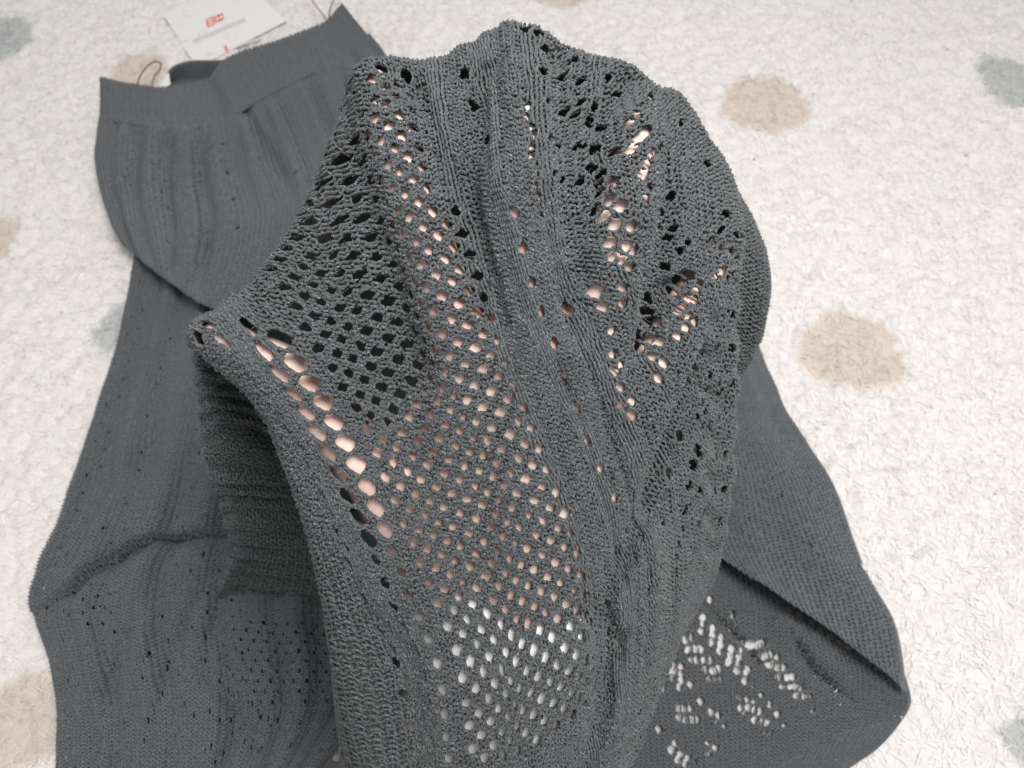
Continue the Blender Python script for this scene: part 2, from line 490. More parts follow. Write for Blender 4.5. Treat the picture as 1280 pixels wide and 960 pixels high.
bm = bmesh.new(); bmesh.ops.create_icosphere(bm, subdivisions=2, radius=1.0); bm.verts.index_update()
iv = np.array([v.co[:] for v in bm.verts]); itri = np.array([[v.index for v in f.verts] for f in bm.faces]); bm.free()
def fleshed(name, bones, extra, voxel, mat):
    hv, hf = [], []
    for a, b in bones:
        pa, ra = J[a]; pb, rb = J[b]
        f = THIN.get((a, b), 1.0)
        n = max(3, int(np.linalg.norm(pb - pa) / 0.0022))
        for k in range(n + 1):
            t = k / n
            hf.append(itri + len(hv) * len(iv)); hv.append(iv * ((ra + (rb - ra) * t) * f + extra) + pa + (pb - pa) * t)
    tmp = mesh_object(name, np.concatenate(hv), np.concatenate(hf), None, tris=True)
    me = tmp.data
    md = tmp.modifiers.new('r', 'REMESH'); md.mode = 'VOXEL'; md.voxel_size = voxel
    md = tmp.modifiers.new('s', 'SMOOTH'); md.iterations = 8; md.factor = 0.5
    dg = bpy.context.evaluated_depsgraph_get()
    hm = bpy.data.meshes.new_from_object(tmp.evaluated_get(dg))
    bpy.data.objects.remove(tmp); bpy.data.meshes.remove(me)
    hm.name = name; hm.materials.clear(); hm.materials.append(mat); hm.shade_smooth()
    return hm


hm = fleshed('hand', BONES, 0.0, 0.0023, M_SKIN)
hand = bpy.data.objects.new('hand', hm); scene.collection.objects.link(hand)
hand['label'] = 'hand with spread fingers reaching up inside the grey lace knit'
hand['category'] = 'hand'
M_SLEEVE = mat_plain('white_cotton', (0.93, 0.92, 0.91), 0.9)
sm = fleshed('sleeve', [('cuff', 'arm'), ('cuff_side', 'arm_side'), ('arm', 'elbow'), ('arm_side', 'elbow'), ('cuff', 'cuff_side'), ('arm', 'arm_side'),
                        ('wrist', 'wrist_side'), ('wrist', 'cuff_side'), ('wrist', 'arm_side'), ('wrist_side', 'arm'), ('cuff', 'arm_side')], 0.0034, 0.0022, M_SLEEVE)
sleeve = bpy.data.objects.new('sleeve', sm); scene.collection.objects.link(sleeve); sleeve.parent = hand

# ------------------------------------------------------------------ the skirt
skirt = bpy.data.objects.new('knit_skirt', None)
scene.collection.objects.link(skirt)
skirt.location = (0, 0, 0)
skirt['label'] = 'charcoal grey lace knit skirt lying on the fluffy rug, one part lifted'
skirt['category'] = 'skirt'

# ---- lifted lace panel: guide wales traced as (course, photo x, photo y, depth in cm)
G = {
    -26: [(-2, 275, 440, 42), (20, 300, 540, 50), (64, 345, 745, 50), (92, 380, 860, 48)],
    -12: [(-4, 243, 414, 26.6), (8, 249, 468, 28.6), (20, 261, 530, 31), (35, 280, 612, 35), (50, 296, 684, 41), (60, 282, 726, 45.8), (70, 258, 766, 49.3), (92, 250, 800, 50)],
    -3: [(-4, 252, 424, 28), (8, 302, 474, 31), (20, 352, 538, 34), (35, 393, 622, 38), (50, 414, 696, 42), (60, 418, 744, 46), (70, 402, 790, 49.3), (92, 400, 880, 50)],
    3: [(-5, 245, 404, 25.7), (0, 256, 438, 25.3), (4, 282, 464, 25.0), (12, 326, 512, 25.0), (20, 353, 567, 25.2), (32, 386, 658, 25.7), (44, 405, 736, 26.3), (60, 428, 850, 27.2), (74, 446, 938, 28.3), (92, 470, 1060, 30)],
    6: [(-7, 254, 399, 25.5), (-2, 270, 412, 25.0), (4, 304, 452, 24.6), (12, 350, 522, 24.6), (24, 397, 605, 24.9), (32, 420, 662, 25.1), (44, 456, 748, 25.7), (60, 504, 852, 26.6), (74, 522, 945, 27.8), (92, 535, 1060, 29.5)],
    12.5: [(-15, 303, 363, 26.1), (-10, 318, 391, 24.8), (-5, 339, 424, 24.3), (0, 366, 463, 24.1), (12, 415, 535, 24.4), (24, 453, 615, 24.6), (32, 477, 668, 24.8), (44, 508, 750, 25.2), (60, 550, 862, 26.3), (74, 557, 957, 27.6), (92, 565, 1070, 29.3)],
    9: [(-11, 278, 381, 25.7), (-6, 291, 405, 24.8), (0, 324, 456, 24.4), (12, 371, 528, 24.5), (24, 413, 610, 24.8), (32, 437, 665, 25.0), (44, 471, 749, 25.5), (60, 528, 857, 26.5), (74, 541, 951, 27.7), (92, 550, 1065, 29.4)],
    15: [(-21, 333, 326, 26.0), (-15, 354, 352, 24.8), (-7, 382, 404, 24.2), (0, 407, 447, 24.0), (12, 452, 523, 24.3), (28, 500, 640, 24.6), (44, 543, 740, 25.0), (60, 584, 851, 26.2), (74, 593, 946, 27.5), (92, 600, 1062, 29.3)],
    18: [(-27, 364, 285, 26.0), (-20, 392, 322, 24.7), (-8, 425, 385, 24.0), (0, 448, 432, 23.9), (12, 490, 512, 24.2), (28, 538, 625, 24.5), (44, 580, 728, 24.8), (60, 618, 840, 26.0), (74, 630, 935, 27.4), (92, 636, 1055, 29.2)],
    24: [(-49, 453, 73, 26.0), (-45, 463, 92, 24.7), (-33, 472, 168, 23.2), (-24, 489, 233, 22.6), (-16, 502, 292, 22.6), (-8, 519, 350, 22.9), (0, 539, 405, 23.3), (12, 572, 488, 23.9), (28, 616, 594, 24.4), (44, 652, 702, 24.8), (60, 680, 808, 25.8), (74, 694, 903, 27.0), (92, 698, 1020, 28.8)],
    28.5: [(-50, 530, 76, 26.2), (-45, 533, 98, 24.9), (-33, 541, 160, 23.4), (-16, 566, 275, 22.7), (0, 600, 388, 22.7), (12, 632, 466, 23.2), (28, 674, 576, 24.0), (44, 712, 682, 24.8), (60, 733, 790, 25.8), (74, 739, 890, 26.9), (92, 742, 1005, 28.6)],
    33: [(-51, 590, 53, 26.2), (-47, 592, 72, 25.0), (-34, 599, 140, 23.2), (-16, 618, 255, 22.3), (0, 648, 370, 22.4), (12, 678, 448, 23.0), (28, 722, 550, 24.0), (44, 758, 660, 25.0), (60, 776, 768, 26.0), (74, 774, 864, 27.4), (92, 772, 975, 29.4)],
    38: [(-52, 648, 30, 26.2), (-48, 649, 48, 25.0), (-36, 657, 118, 23.0), (-24, 668, 195, 22.0), (-12, 682, 275, 21.8), (0, 698, 350, 22.2), (12, 726, 430, 22.9), (24, 756, 505, 23.7), (36, 786, 582, 24.6), (48, 806, 660, 25.5), (60, 813, 742, 26.4), (74, 803, 838, 28.2), (84, 800, 900, 29.6), (92, 798, 944, 30.6)],
    43: [(-43, 735, 66, 26.4), (-38, 735, 90, 25.2), (-24, 740, 165, 23.6), (-12, 752, 240, 23.0), (0, 764, 325, 23.0), (12, 790, 405, 23.6), (24, 812, 482, 24.5), (36, 830, 560, 25.8), (48, 838, 640, 27.2), (60, 842, 715, 28.8), (74, 838, 785, 31), (92, 826, 858, 33)],
    47: [(-36, 800, 84, 26.9), (-31, 804, 108, 25.7), (-20, 810, 170, 24.2), (-10, 817, 240, 23.4), (0, 826, 306, 23.4), (12, 842, 385, 24.1), (24, 854, 458, 25.2), (36, 862, 532, 26.8), (48, 868, 610, 28.6), (60, 868, 682, 30.4), (74, 862, 740, 32.4), (92, 848, 802, 34.6)],
    52: [(-27, 858, 128, 27.2), (-22, 862, 150, 26.3), (-10, 872, 220, 25.0), (0, 880, 286, 24.6), (12, 888, 360, 25.1), (24, 892, 435, 26.4), (36, 895, 510, 28.4), (48, 894, 590, 30.2), (60, 890, 660, 32), (74, 883, 712, 34), (92, 870, 764, 36)],
    56: [(-14, 908, 206, 28.2), (-8, 922, 250, 27.2), (2, 928, 296, 26.7), (12, 925, 345, 27.0), (24, 920, 410, 28.2), (36, 921, 480, 30.2), (48, 917, 560, 32.2), (60, 910, 630, 34), (74, 901, 684, 36), (92, 888, 730, 38)],
    58: [(-14, 906, 214, 29.8), (-6, 918, 262, 29.6), (2, 917, 300, 29.8), (12, 913, 350, 30.2), (24, 908, 412, 31.4), (36, 906, 485, 33.2), (48, 902, 565, 35.2), (60, 895, 632, 37), (74, 886, 688, 39), (92, 876, 732, 41)],
    62: [(-13, 924, 245, 32.5), (-4, 946, 288, 32.4), (4, 957, 328, 32.6), (14, 955, 385, 34), (24, 941, 440, 36.5), (40, 902, 505, 40), (60, 892, 620, 45), (92, 875, 722, 47)],
    66: [(-12, 926, 275, 35.5), (0, 950, 318, 35.5), (8, 960, 356, 35.5), (16, 956, 400, 37.5), (26, 940, 440, 42), (42, 900, 500, 48), (60, 885, 600, 51), (92, 870, 700, 50)],
    78: [(-12, 890, 330, 48), (8, 905, 390, 54), (26, 905, 440, 57), (60, 880, 560, 54), (92, 860, 690, 51)],
}
V0, V1 = -110.0, 91.0
U0, U1 = -26.0, 78.0
SS = 0.5
vs = np.arange(V0, V1 + 1e-6, SS); us = np.arange(U0, U1 + 1e-6, SS)
gu = sorted(G)
ws = np.arange(V0 - 60, V1 + 80, SS)               # courses counted from the ridge of each wale
cols = []
for u in gu:
    pts = G[u]
    v = [p[0] for p in pts]; W = [at_d(np.array(p[1]), np.array(p[2]), np.array(p[3])) for p in pts]
    top = W[0]                                       # behind the ridge the cloth falls to the rug
    dropz = max(top[2] - 0.03, 0.0)
    pre_v = [v[0] - 5, v[0] - 5 - dropz * 100 * 1.0 - 4, v[0] - 5 - dropz * 100 * 2.0 - 8, v[0] - 200]
    pre_w = [top + np.array([0, 0.010, -0.018 if dropz > 0.05 else -0.003]), top + np.array([0, 0.022, -0.5 * dropz]),
             top + np.array([0, 0.03, -dropz]), top + np.array([0, 0.05, -dropz])]
    v = pre_v[::-1] + v; W = pre_w[::-1] + W
    cols.append(pchip(np.array(v) - pts[0][0], np.array(W), ws))
S = np.stack(cols, 1)                                # [course, guide, 3]
S = np.swapaxes(pchip(gu, np.swapaxes(S, 0, 1), us), 0, 1)
vr = pchip(gu, np.array([[G[g][0][0]] for g in gu], float), us)[:, 0]
fw = np.clip((vs[:, None] - vr[None] - ws[0]) / SS, 0, len(ws) - 1.001)
iw = fw.astype(int); cw = np.arange(len(us))[None]
S = S[iw, cw] * (1 - (fw - iw)[..., None]) + S[iw + 1, cw] * (fw - iw)[..., None]
S = smooth_grid(S, 2)
S0 = S.copy(); DS = np.zeros_like(S)
Nn = grid_normals(S)
mid = S[np.searchsorted(vs, 0), np.searchsorted(us, 30)]
nm = Nn[np.searchsorted(vs, 0), np.searchsorted(us, 30)]
SGN = 1.0 if nm @ (CAM - mid) > 0 else -1.0
UU, VV = np.meshgrid(us, vs)
for it in range(14):
    Nn = grid_normals(smooth_grid(S, 2)) * SGN
    dist = hand_distance(S)
    push = np.clip(0.0017 - dist, 0, 0.004)
    gap = dist - 0.0017                                # the stretched lace clings to the skin
    push = push - np.where((gap > 0) & (gap < 0.008) & (UU > 17) & (UU < 50) & (VV > -46), 0.22 * np.clip((UU - 17) / 5, 0, 1) * gap * np.clip((0.008 - gap) / 0.006, 0, 1), 0)
    DS = DS + Nn * push[..., None]
    if it < 12:
        DS = smooth_grid(DS, 1, 0.5)
    S = S0 + DS
UU, VV = np.meshgrid(us, vs)
# knit relief: ribs, cable grooves, pulled courses on the side wall, garter hem
PX, PY = project(S)
rel = np.zeros_like(UU)
rib = ((UU > 28.5) & (UU < 43) & (VV < 5)).astype(float)
rel += 0.0007 * rib * np.sin(2 * np.pi * UU / 2.6)
for c, dp, wdt, lo, hi in ((37.4, 0.0016, 0.5, -44, 62), (34.0, 0.0010, 0.5, 10, 60), (41.0, 0.0014, 0.5, 8, 50), (44.5, 0.0009, 0.5, 8, 56),
                           (31.5, 0.0012, 0.6, -46, 0), (34.5, 0.0010, 0.5, -46, -8)):
    rel -= dp * np.exp(-((UU - c - 0.5 * np.sin(VV * 0.13)) / wdt) ** 2) * np.clip((VV - lo) / 4, 0, 1) * np.clip((hi - VV) / 4, 0, 1)
wall = np.clip((1.0 - UU) / 2, 0, 1) * (UU > -14)
rel += 0.0016 * wall * np.sin(2 * np.pi * (VV + 7.0 * value_noise(UU * 0.13, VV * 0.10, 9)) / 4.1) * (0.65 + 1.2 * value_noise(UU * 0.2, VV * 0.2, 14))
rel += 0.0045 * wall * value_noise(UU * 0.12 + 3, VV * 0.16, 12)
rw = np.clip((UU - 45) / 2, 0, 1) * (UU < 57) * np.clip((VV - 12) / 6, 0, 1) * np.clip((74 - VV) / 6, 0, 1)
rel += 0.0010 * rw * np.sin(2 * np.pi * (VV - np.abs(((UU - 45.0) % 8) - 4) * 1.6) / 8.0)
lumps = np.clip((UU - 29) / 2, 0, 1) * np.clip((40 - UU) / 2, 0, 1) * np.clip((VV - 46) / 4, 0, 1) * np.clip((80 - VV) / 4, 0, 1)
rel += 0.0009 * lumps * np.sin(2 * np.pi * (UU / 4 + VV / 9)) * np.sin(2 * np.pi * (UU / 4 - VV / 9))
rel += 0.0013 * value_noise(UU * 0.33, VV * 0.11, 21) + 0.0006 * value_noise(UU * 0.8, VV * 0.35, 22)
rel += 0.0004 * (VV > 80) * np.sin(np.pi * VV)
S = S + Nn * rel[..., None]
Nn = grid_normals(smooth_grid(S, 1)) * SGN
PX, PY = project(S)


def sample(A, u, v):
    fu = np.clip((u - U0) / SS, 0, len(us) - 1.001); fv = np.clip((v - V0) / SS, 0, len(vs) - 1.001)
    i = fu.astype(int); j = fv.astype(int); a = (fu - i)[..., None]; b = (fv - j)[..., None]
    return (A[j, i] * (1 - a) + A[j, i + 1] * a) * (1 - b) + (A[j + 1, i] * (1 - a) + A[j + 1, i + 1] * a) * b


# eyelets: the lace mesh, the ladders, and the single eyelets of the leaf and rib patterns
holes = []
for j in range(-46, 74, 2):
    for i in range(15, 30):
        if (i + (j // 2)) % 2:
            continue
        if i > 27 and j < -18: continue
        if i > 28 and j > 60: continue
        if i < 24 and j < -44 + (24 - i) * 2.5: continue
        jr = rng.normal(0, 0.035, 2)
        sz = 0.435 + rng.normal(0, 0.02)
        if j > 44: sz *= 1.08
        if i < 24 and j < -8: sz *= 0.74
        holes.append((i + jr[0], j + 2 * jr[1], sz, 0.71))
for j in range(-7, 76, 2):
    for i in (0, 1):
        if (i + (j + 7) // 2) % 2: continue
        big = 0.98 if j < 34 else 0.58
        holes.append((10.9 + 2.1 * i + rng.normal(0, .05), j + rng.normal(0, .1), big * rng.uniform(0.9, 1.05), 1.12 if j < 34 else 0.74))
for j in range(-6, 2, 2):
    for i in (5, 6):
        if (i + (j + 8) // 2) % 2: continue
        holes.append((3.9 + (i - 5) * 2.1, j, 0.90, 1.10))
for j in range(8, 84, 3):
    holes.append((6.2 + 0.6 * (j % 2) + rng.normal(0, .1), j + rng.normal(0, .2), 0.60, 0.78))
front = (UU > 28.8) & (UU < 56.5) & (VV > vr[None] + 1.5) & (VV < 85)
fx, fy, fu_, fv_ = PX[front], PY[front], UU[front], VV[front]


def add_px(pts, x0, y0, s, r, R=0.72):
    for (zx, zy) in pts:
        x, y = x0 + zx / s, y0 + zy / s
        k = np.argmin((fx - x) ** 2 + (fy - y) ** 2)
        holes.append((fu_[k], fv_[k], r * rng.uniform(0.95, 1.15), R))


add_px([(525, 390), (605, 460), (555, 510), (512, 565), (478, 615), (590, 655), (550, 700), (508, 755), (660, 745), (630, 790),
        (590, 850), (550, 900), (410, 930)], 680, 20, 4.571, 0.57, 0.65)
add_px([(155, 255), (130, 355), (215, 375), (280, 520), (370, 350), (195, 490), (415, 460), (240, 620), (320, 645), (215, 740),
        (290, 755), (375, 790), (270, 870), (335, 905), (120, 560), (780, 610), (920, 850)], 680, 20, 4.571, 0.48, 0.62)
add_px([(290, 80), (360, 115), (265, 185), (330, 220), (400, 245), (305, 330), (370, 350), (437, 380), (290, 425), (345, 445),
        (405, 475), (378, 585), (525, 25), (495, 90), (930, 255), (1000, 290), (950, 165), (862, 320), (912, 350), (967, 382),
        (1015, 418), (940, 488), (978, 515), (735, 520), (688, 562), (640, 620), (785, 605), (745, 650), (712, 695), (670, 735),
        (770, 785), (728, 820), (688, 870), (540, 770), (450, 850), (510, 870), (572, 900), (430, 940), (210, 605), (235, 710),
        (285, 850)], 700, 230, 4.571, 0.57, 0.65)
add_px([(655, 260), (550, 240), (615, 310), (735, 335), (690, 385), (605, 470), (475, 505), (510, 640), (420, 690), (475, 735),
        (365, 685), (650, 70), (585, 170), (215, 60), (205, 145)], 700, 230, 4.571, 0.48, 0.62)
add_px([(300, 15), (355, 70), (325, 115), (360, 190), (415, 270), (368, 300), (405, 360), (530, 30), (590, 55), (545, 150),
        (20, 135), (90, 315), (160, 495), (240, 665), (305, 835), (20, 930)], 700, 440, 4.571, 0.57, 0.66)
add_px([(870, 130), (900, 230), (840, 330), (800, 430), (790, 540), (760, 640), (740, 760), (720, 900), (690, 480), (620, 700)], 700, 440, 4.571, 0.52)
add_px([(735, 165), (795, 365), (855, 560), (910, 735), (980, 910), (1215, 605), (1055, 705)], 480, 230, 4.571, 0.58, 0.80)
add_px([(715, 345), (785, 530), (868, 745), (1090, 75), (1170, 95), (1180, 205), (1185, 315)], 430, 20, 4.74, 0.52, 0.80)
for v0_ in np.arange(10, 72, 7.0):                  # herringbone eyelets down the right flank
    for k in range(3):
        holes.append((50.6 - 1.25 * k, v0_ + 2.0 * k, 0.50, 0.62))
        holes.append((52.2 + 1.15 * k, v0_ + 2.0 * k, 0.46, 0.58))
for v0_ in np.arange(-34, -18, 7.0):                  # slanting rows between the fingers
    for k in range(4):
        holes.append((39.8 + 1.15 * k, v0_ + 1.9 * k, 0.44, 0.58))
for v in np.arange(-34, -12, 1.9):                   # ladder of fine slits over the middle finger
    holes.append((38.2 + 0.25 * math.sin(v * 2.4), v, 0.34, 0.55))
add_px([(485, 475), (560, 510), (600, 620), (540, 680), (630, 725), (445, 635), (505, 840), (450, 890), (515, 945), (640, 95),
        (700, 255), (985, 90), (955, 180), (940, 255), (930, 340), (850, 300), (870, 60)], 640, 640, 4.571, 0.42, 0.56)

# the backing of the panel: a dark sheet painting in the shade between strands, pierced by the same eyelets
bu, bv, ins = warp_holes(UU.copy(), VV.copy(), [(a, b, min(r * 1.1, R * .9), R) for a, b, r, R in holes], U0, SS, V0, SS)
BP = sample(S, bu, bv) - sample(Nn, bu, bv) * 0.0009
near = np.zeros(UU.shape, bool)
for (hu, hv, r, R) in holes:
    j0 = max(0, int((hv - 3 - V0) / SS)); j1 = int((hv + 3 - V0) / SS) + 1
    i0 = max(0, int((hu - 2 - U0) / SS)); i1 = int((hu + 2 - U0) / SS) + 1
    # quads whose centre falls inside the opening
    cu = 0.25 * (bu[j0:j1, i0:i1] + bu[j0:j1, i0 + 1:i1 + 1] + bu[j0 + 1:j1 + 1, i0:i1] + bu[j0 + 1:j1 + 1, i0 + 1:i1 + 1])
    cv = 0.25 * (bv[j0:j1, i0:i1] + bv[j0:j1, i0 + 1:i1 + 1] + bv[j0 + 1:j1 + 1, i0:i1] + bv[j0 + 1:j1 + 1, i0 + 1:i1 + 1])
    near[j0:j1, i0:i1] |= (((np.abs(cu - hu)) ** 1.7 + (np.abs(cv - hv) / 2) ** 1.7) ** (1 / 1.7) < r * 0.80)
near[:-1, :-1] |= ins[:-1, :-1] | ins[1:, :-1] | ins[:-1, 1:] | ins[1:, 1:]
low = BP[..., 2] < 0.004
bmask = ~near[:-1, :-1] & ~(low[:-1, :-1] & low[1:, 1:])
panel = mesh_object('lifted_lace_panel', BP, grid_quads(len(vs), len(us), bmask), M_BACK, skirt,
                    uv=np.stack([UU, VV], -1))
panel['label'] = 'lace panel stretched over the hand'

# the yarn itself: every course is one looped strand
YU0, YU1, NSEG, LPU = -14, 64, 8, 1.5
rows = np.arange(-60, 92)
NL = int((YU1 - YU0) * LPU)
t = np.arange(NL * NSEG + 1) / NSEG
TT, RR = np.meshgrid(t, rows.astype(float))
ir = np.floor(TT).astype(int)
jit = rng.normal(0, 1, (len(rows), NL + 2, 4))
jj = np.arange(len(rows))[:, None]
def jl(k):
    f = TT - ir; f = f * f * (3 - 2 * f)
    return jit[jj, ir, k] * (1 - f) + jit[jj, ir + 1, k] * f
ph = 2 * np.pi * TT
amp = 0.84 + 0.07 * jl(3)
uu = YU0 + (TT + 0.17 * np.sin(2 * ph) + 0.08 * jl(0)) / LPU
vv = RR - amp * np.cos(ph) + 0.12 * jl(1)
zz = 0.00060 * np.cos(2 * ph) + 0.00014 * jl(2)
flip = np.sign(np.sin(uu * 1.25 + 0.2 * np.sin(RR * 0.2)) + 0.3)
zz = zz * np.where((uu > 28.5) & (uu < 44), flip, 1)
wu, wv, ins = warp_holes(uu, vv, holes, YU0, 1.0 / (NSEG * LPU), rows[0], 1.0, padv=1.2)
Cc = sample(S, wu, wv); Nc = sample(Nn, wu, wv)
Cc = Cc + Nc * zz[..., None]
# skip yarn that lies on the rug or deep behind
zlow = Cc[..., 2] < 0.006
ridge = np.interp(uu, gu, [G[g][0][0] for g in gu])
back = vv < ridge - 7
kp = ~(ins[:, :-1] | ins[:, 1:]) & ~zlow[:, 1:] & ~back[:, 1:]
rad = 0.00055 * (1 + 0.12 * jl(2))
Vt, qt, uvt = tubes(Cc, Nc, rad, 4, kp)
yarn = mesh_object('lace_yarn', Vt, qt, M_YARN, panel, uv=uvt)

# loose fibres standing off the yarn
vis = np.argwhere(kp)
nfz = 36000
pick = vis[rng.integers(0, len(vis), nfz)]
P0 = Cc[pick[:, 0], pick[:, 1]]; Nf = Nc[pick[:, 0], pick[:, 1]]
Tf = Cc[pick[:, 0], np.minimum(pick[:, 1] + 1, Cc.shape[1] - 1)] - P0
Tf /= np.linalg.norm(Tf, axis=1, keepdims=True) + 1e-9
rd = rng.normal(0, 1, (nfz, 3)); rd /= np.linalg.norm(rd, axis=1, keepdims=True)
D = 1.2 * Tf * rng.choice([-1, 1], nfz)[:, None] + 0.75 * rd + 0.30 * Nf
D /= np.linalg.norm(D, axis=1, keepdims=True)
Lf = np.minimum(rng.exponential(0.0006, nfz) + 0.0003, 0.005)
P0 = P0 + Nf * 0.00050 + rd * 0.0002
B2 = rng.normal(0, 1, (nfz, 3)); B2 -= (B2 * D).sum(1, keepdims=True) * D
P1 = P0 + D * (Lf * 0.55)[:, None]
P2 = P0 + D * Lf[:, None] + B2 * (Lf * 0.18)[:, None]
Sd = np.cross(D, (CAM - P0)); Sd /= np.linalg.norm(Sd, axis=1, keepdims=True) + 1e-9
wf = rng.uniform(0.000035, 0.00007, nfz)[:, None]
FV = np.stack([P0 + Sd * wf, P0 - Sd * wf, P1 + Sd * wf * .8, P1 - Sd * wf * .8, P2 + Sd * wf * .35, P2 - Sd * wf * .35], 1)
b0 = np.arange(nfz)[:, None] * 6
q = np.concatenate([b0 + np.array([0, 1, 3, 2]), b0 + np.array([2, 3, 5, 4])], 0)
fuzz = mesh_object('yarn_fuzz', FV, q, M_FUZZ, panel)
fuzz['kind'] = 'stuff'

# ------------------------------------------------------------------ parts of the skirt lying on the rug
def flat_panel(name, grid, mat, pitch=0.0034, rows_per=1.0, creases=(), relief=None, eyelets=None, thick=0.0012,
               parent=skirt, lift=0.0, smooth=8, label=None, eyelet_fn=None, noise=0.0012, res=0.5, yarn=None, rad=0.00078, gain=1.0):
    g = np.array(grid, float)                       # rows, columns, (photo x, photo y, height cm)
    W = at_z(g[..., 0], g[..., 1], g[..., 2] + lift)
    nr, nc, _ = W.shape
    du = np.linalg.norm(np.diff(W, axis=1), axis=-1).mean(0); dv = np.linalg.norm(np.diff(W, axis=0), axis=-1).mean(1)
    ku = np.concatenate([[0], np.cumsum(du)]) / pitch; kv = np.concatenate([[0], np.cumsum(dv)]) / (pitch * 0.64)
    su = np.arange(0, ku[-1] + res / 2, res); sv = np.arange(0, kv[-1] + res, 2 * res)
    A = pchip(kv, W, sv)
    A = np.swapaxes(pchip(ku, np.swapaxes(A, 0, 1), su), 0, 1)
    e0 = A.copy()
    A = smooth_grid(A, smooth)
    A[0], A[-1] = e0[0], e0[-1]
    U, V = np.meshgrid(su, sv)
    px, py = project(A)
    dz = np.zeros_like(px)
    for (pl, depth, width, *fold) in creases:
        best = np.full(px.shape, 1e9); tt = np.zeros(px.shape); side = np.zeros(px.shape)
        n = len(pl) - 1
        for k in range(n):
            a = np.array(pl[k], float); b = np.array(pl[k + 1], float); ab = b - a
            t_ = np.clip(((px - a[0]) * ab[0] + (py - a[1]) * ab[1]) / (ab @ ab), 0, 1)
            dd = np.hypot(px - a[0] - t_ * ab[0], py - a[1] - t_ * ab[1])
            m_ = dd < best
            side = np.where(m_, ab[0] * (py - a[1]) - ab[1] * (px - a[0]), side)
            best = np.where(m_, dd, best); tt = np.where(m_, (k + t_) / n, tt)
        prof = np.exp(-(best / width) ** 2)
        if fold:                                    # one side laps over the other
            up = np.tanh(-side * fold[0] / (np.abs(side) + 1e-9) * best / 2.5)
            prof = np.where(up > 0, -0.55 * up * np.exp(-(best / (3.0 * width)) ** 2), -up * np.exp(-(best / width) ** 2) + 0)
        dz -= depth * prof * np.clip(np.sin(np.pi * np.clip(tt, 0.04, 0.96)) * 2.5, 0, 1)
    if relief is not None:
        dz += relief(U, V, px, py)
    dz += noise * value_noise(U * 0.12, V * 0.05, 31) + 0.5 * noise * value_noise(U * 0.3, V * 0.12, 32)
    n_ = grid_normals(A); n_ *= np.sign(n_[..., 2:3] + 1e-9)
    A = A + n_ * dz[..., None]
    n_ = grid_normals(A); n_ *= np.sign(n_[..., 2:3] + 1e-9)
    hl = []
    if eyelet_fn is not None:
        hl += eyelet_fn(U, V, px, py)
    if eyelets is not None:
        for (x, y, r) in eyelets:
            k = np.argmin((px - x) ** 2 + (py - y) ** 2)
            if (px.ravel()[k] - x) ** 2 + (py.ravel()[k] - y) ** 2 < 25:
                hl.append((U.ravel()[k], V.ravel()[k], r * gain, r * gain + 0.12))
    WU, WV, hin = warp_holes(U.copy(), V.copy(), hl, 0, res, 0, 2 * res, cutf=0.30, kv=0.7)
    fu = np.clip(WU / res, 0, len(su) - 1.001); fv = np.clip(WV / (2 * res), 0, len(sv) - 1.001)
    i = fu.astype(int); j = fv.astype(int); a = (fu - i)[..., None]; b = (fv - j)[..., None]
    Pq = (A[j, i] * (1 - a) + A[j, i + 1] * a) * (1 - b) + (A[j + 1, i] * (1 - a) + A[j + 1, i + 1] * a) * b
    cu = 0.25 * (WU[:-1, :-1] + WU[1:, :-1] + WU[:-1, 1:] + WU[1:, 1:]); cv = 0.25 * (WV[:-1, :-1] + WV[1:, :-1] + WV[:-1, 1:] + WV[1:, 1:])
    cut = np.zeros(cu.shape, bool)
    for (hu, hv, r, R) in hl:
        j0 = max(0, int(hv / (2 * res)) - 8); j1 = int(hv / (2 * res)) + 9; i0 = max(0, int(hu / res) - 12); i1 = int(hu / res) + 13
        cut[j0:j1, i0:i1] |= (np.abs(cu[j0:j1, i0:i1] - hu) ** 1.7 + (np.abs(cv[j0:j1, i0:i1] - hv) * 0.7) ** 1.7) ** (1 / 1.7) < r * 0.85
    cut |= hin[:-1, :-1] | hin[1:, :-1] | hin[:-1, 1:] | hin[1:, 1:]
    o = mesh_object(name, Pq, grid_quads(len(sv), len(su), ~cut), mat, parent, uv=np.stack([U, V * rows_per], -1))
    if yarn is not None:                            # looped courses over the sheet, where they can be seen
        nL = int(su[-1]) - 1; nR = int(sv[-1])
        tL = np.arange(nL * 6 + 1) / 6.0
        TT_, RR_ = np.meshgrid(tL, np.arange(1, nR).astype(float))
        i_ = np.floor(TT_).astype(int); jt_ = rng.normal(0, 1, (nR - 1, nL + 2, 2))
        f_ = TT_ - i_; jj_ = np.arange(nR - 1)[:, None]
        j0_ = jt_[jj_, i_, 0] * (1 - f_) + jt_[jj_, i_ + 1, 0] * f_
        p_ = 2 * np.pi * TT_
        u_ = 0.5 + TT_ + 0.16 * np.sin(2 * p_) + 0.08 * j0_
        v_ = RR_ - 0.86 * np.cos(p_) + 0.12 * j0_
        wu_, wv_, in_ = warp_holes(u_, v_, hl, 0.5, 1 / 6.0, 1.0, 1.0, padv=1.2, kv=0.7)
        fu = np.clip(wu_ / res, 0, len(su) - 1.001); fv = np.clip(wv_ / (2 * res), 0, len(sv) - 1.001)
        i = fu.astype(int); j = fv.astype(int); a = (fu - i)[..., None]; b = (fv - j)[..., None]
        bl = lambda Q: (Q[j, i] * (1 - a) + Q[j, i + 1] * a) * (1 - b) + (Q[j + 1, i] * (1 - a) + Q[j + 1, i + 1] * a) * b
        C_ = bl(A); n3 = bl(n_)
        C_ = C_ + n3 * (0.0009 + 0.0005 * np.cos(2 * p_))[..., None]
        yx, yy_ = project(C_)
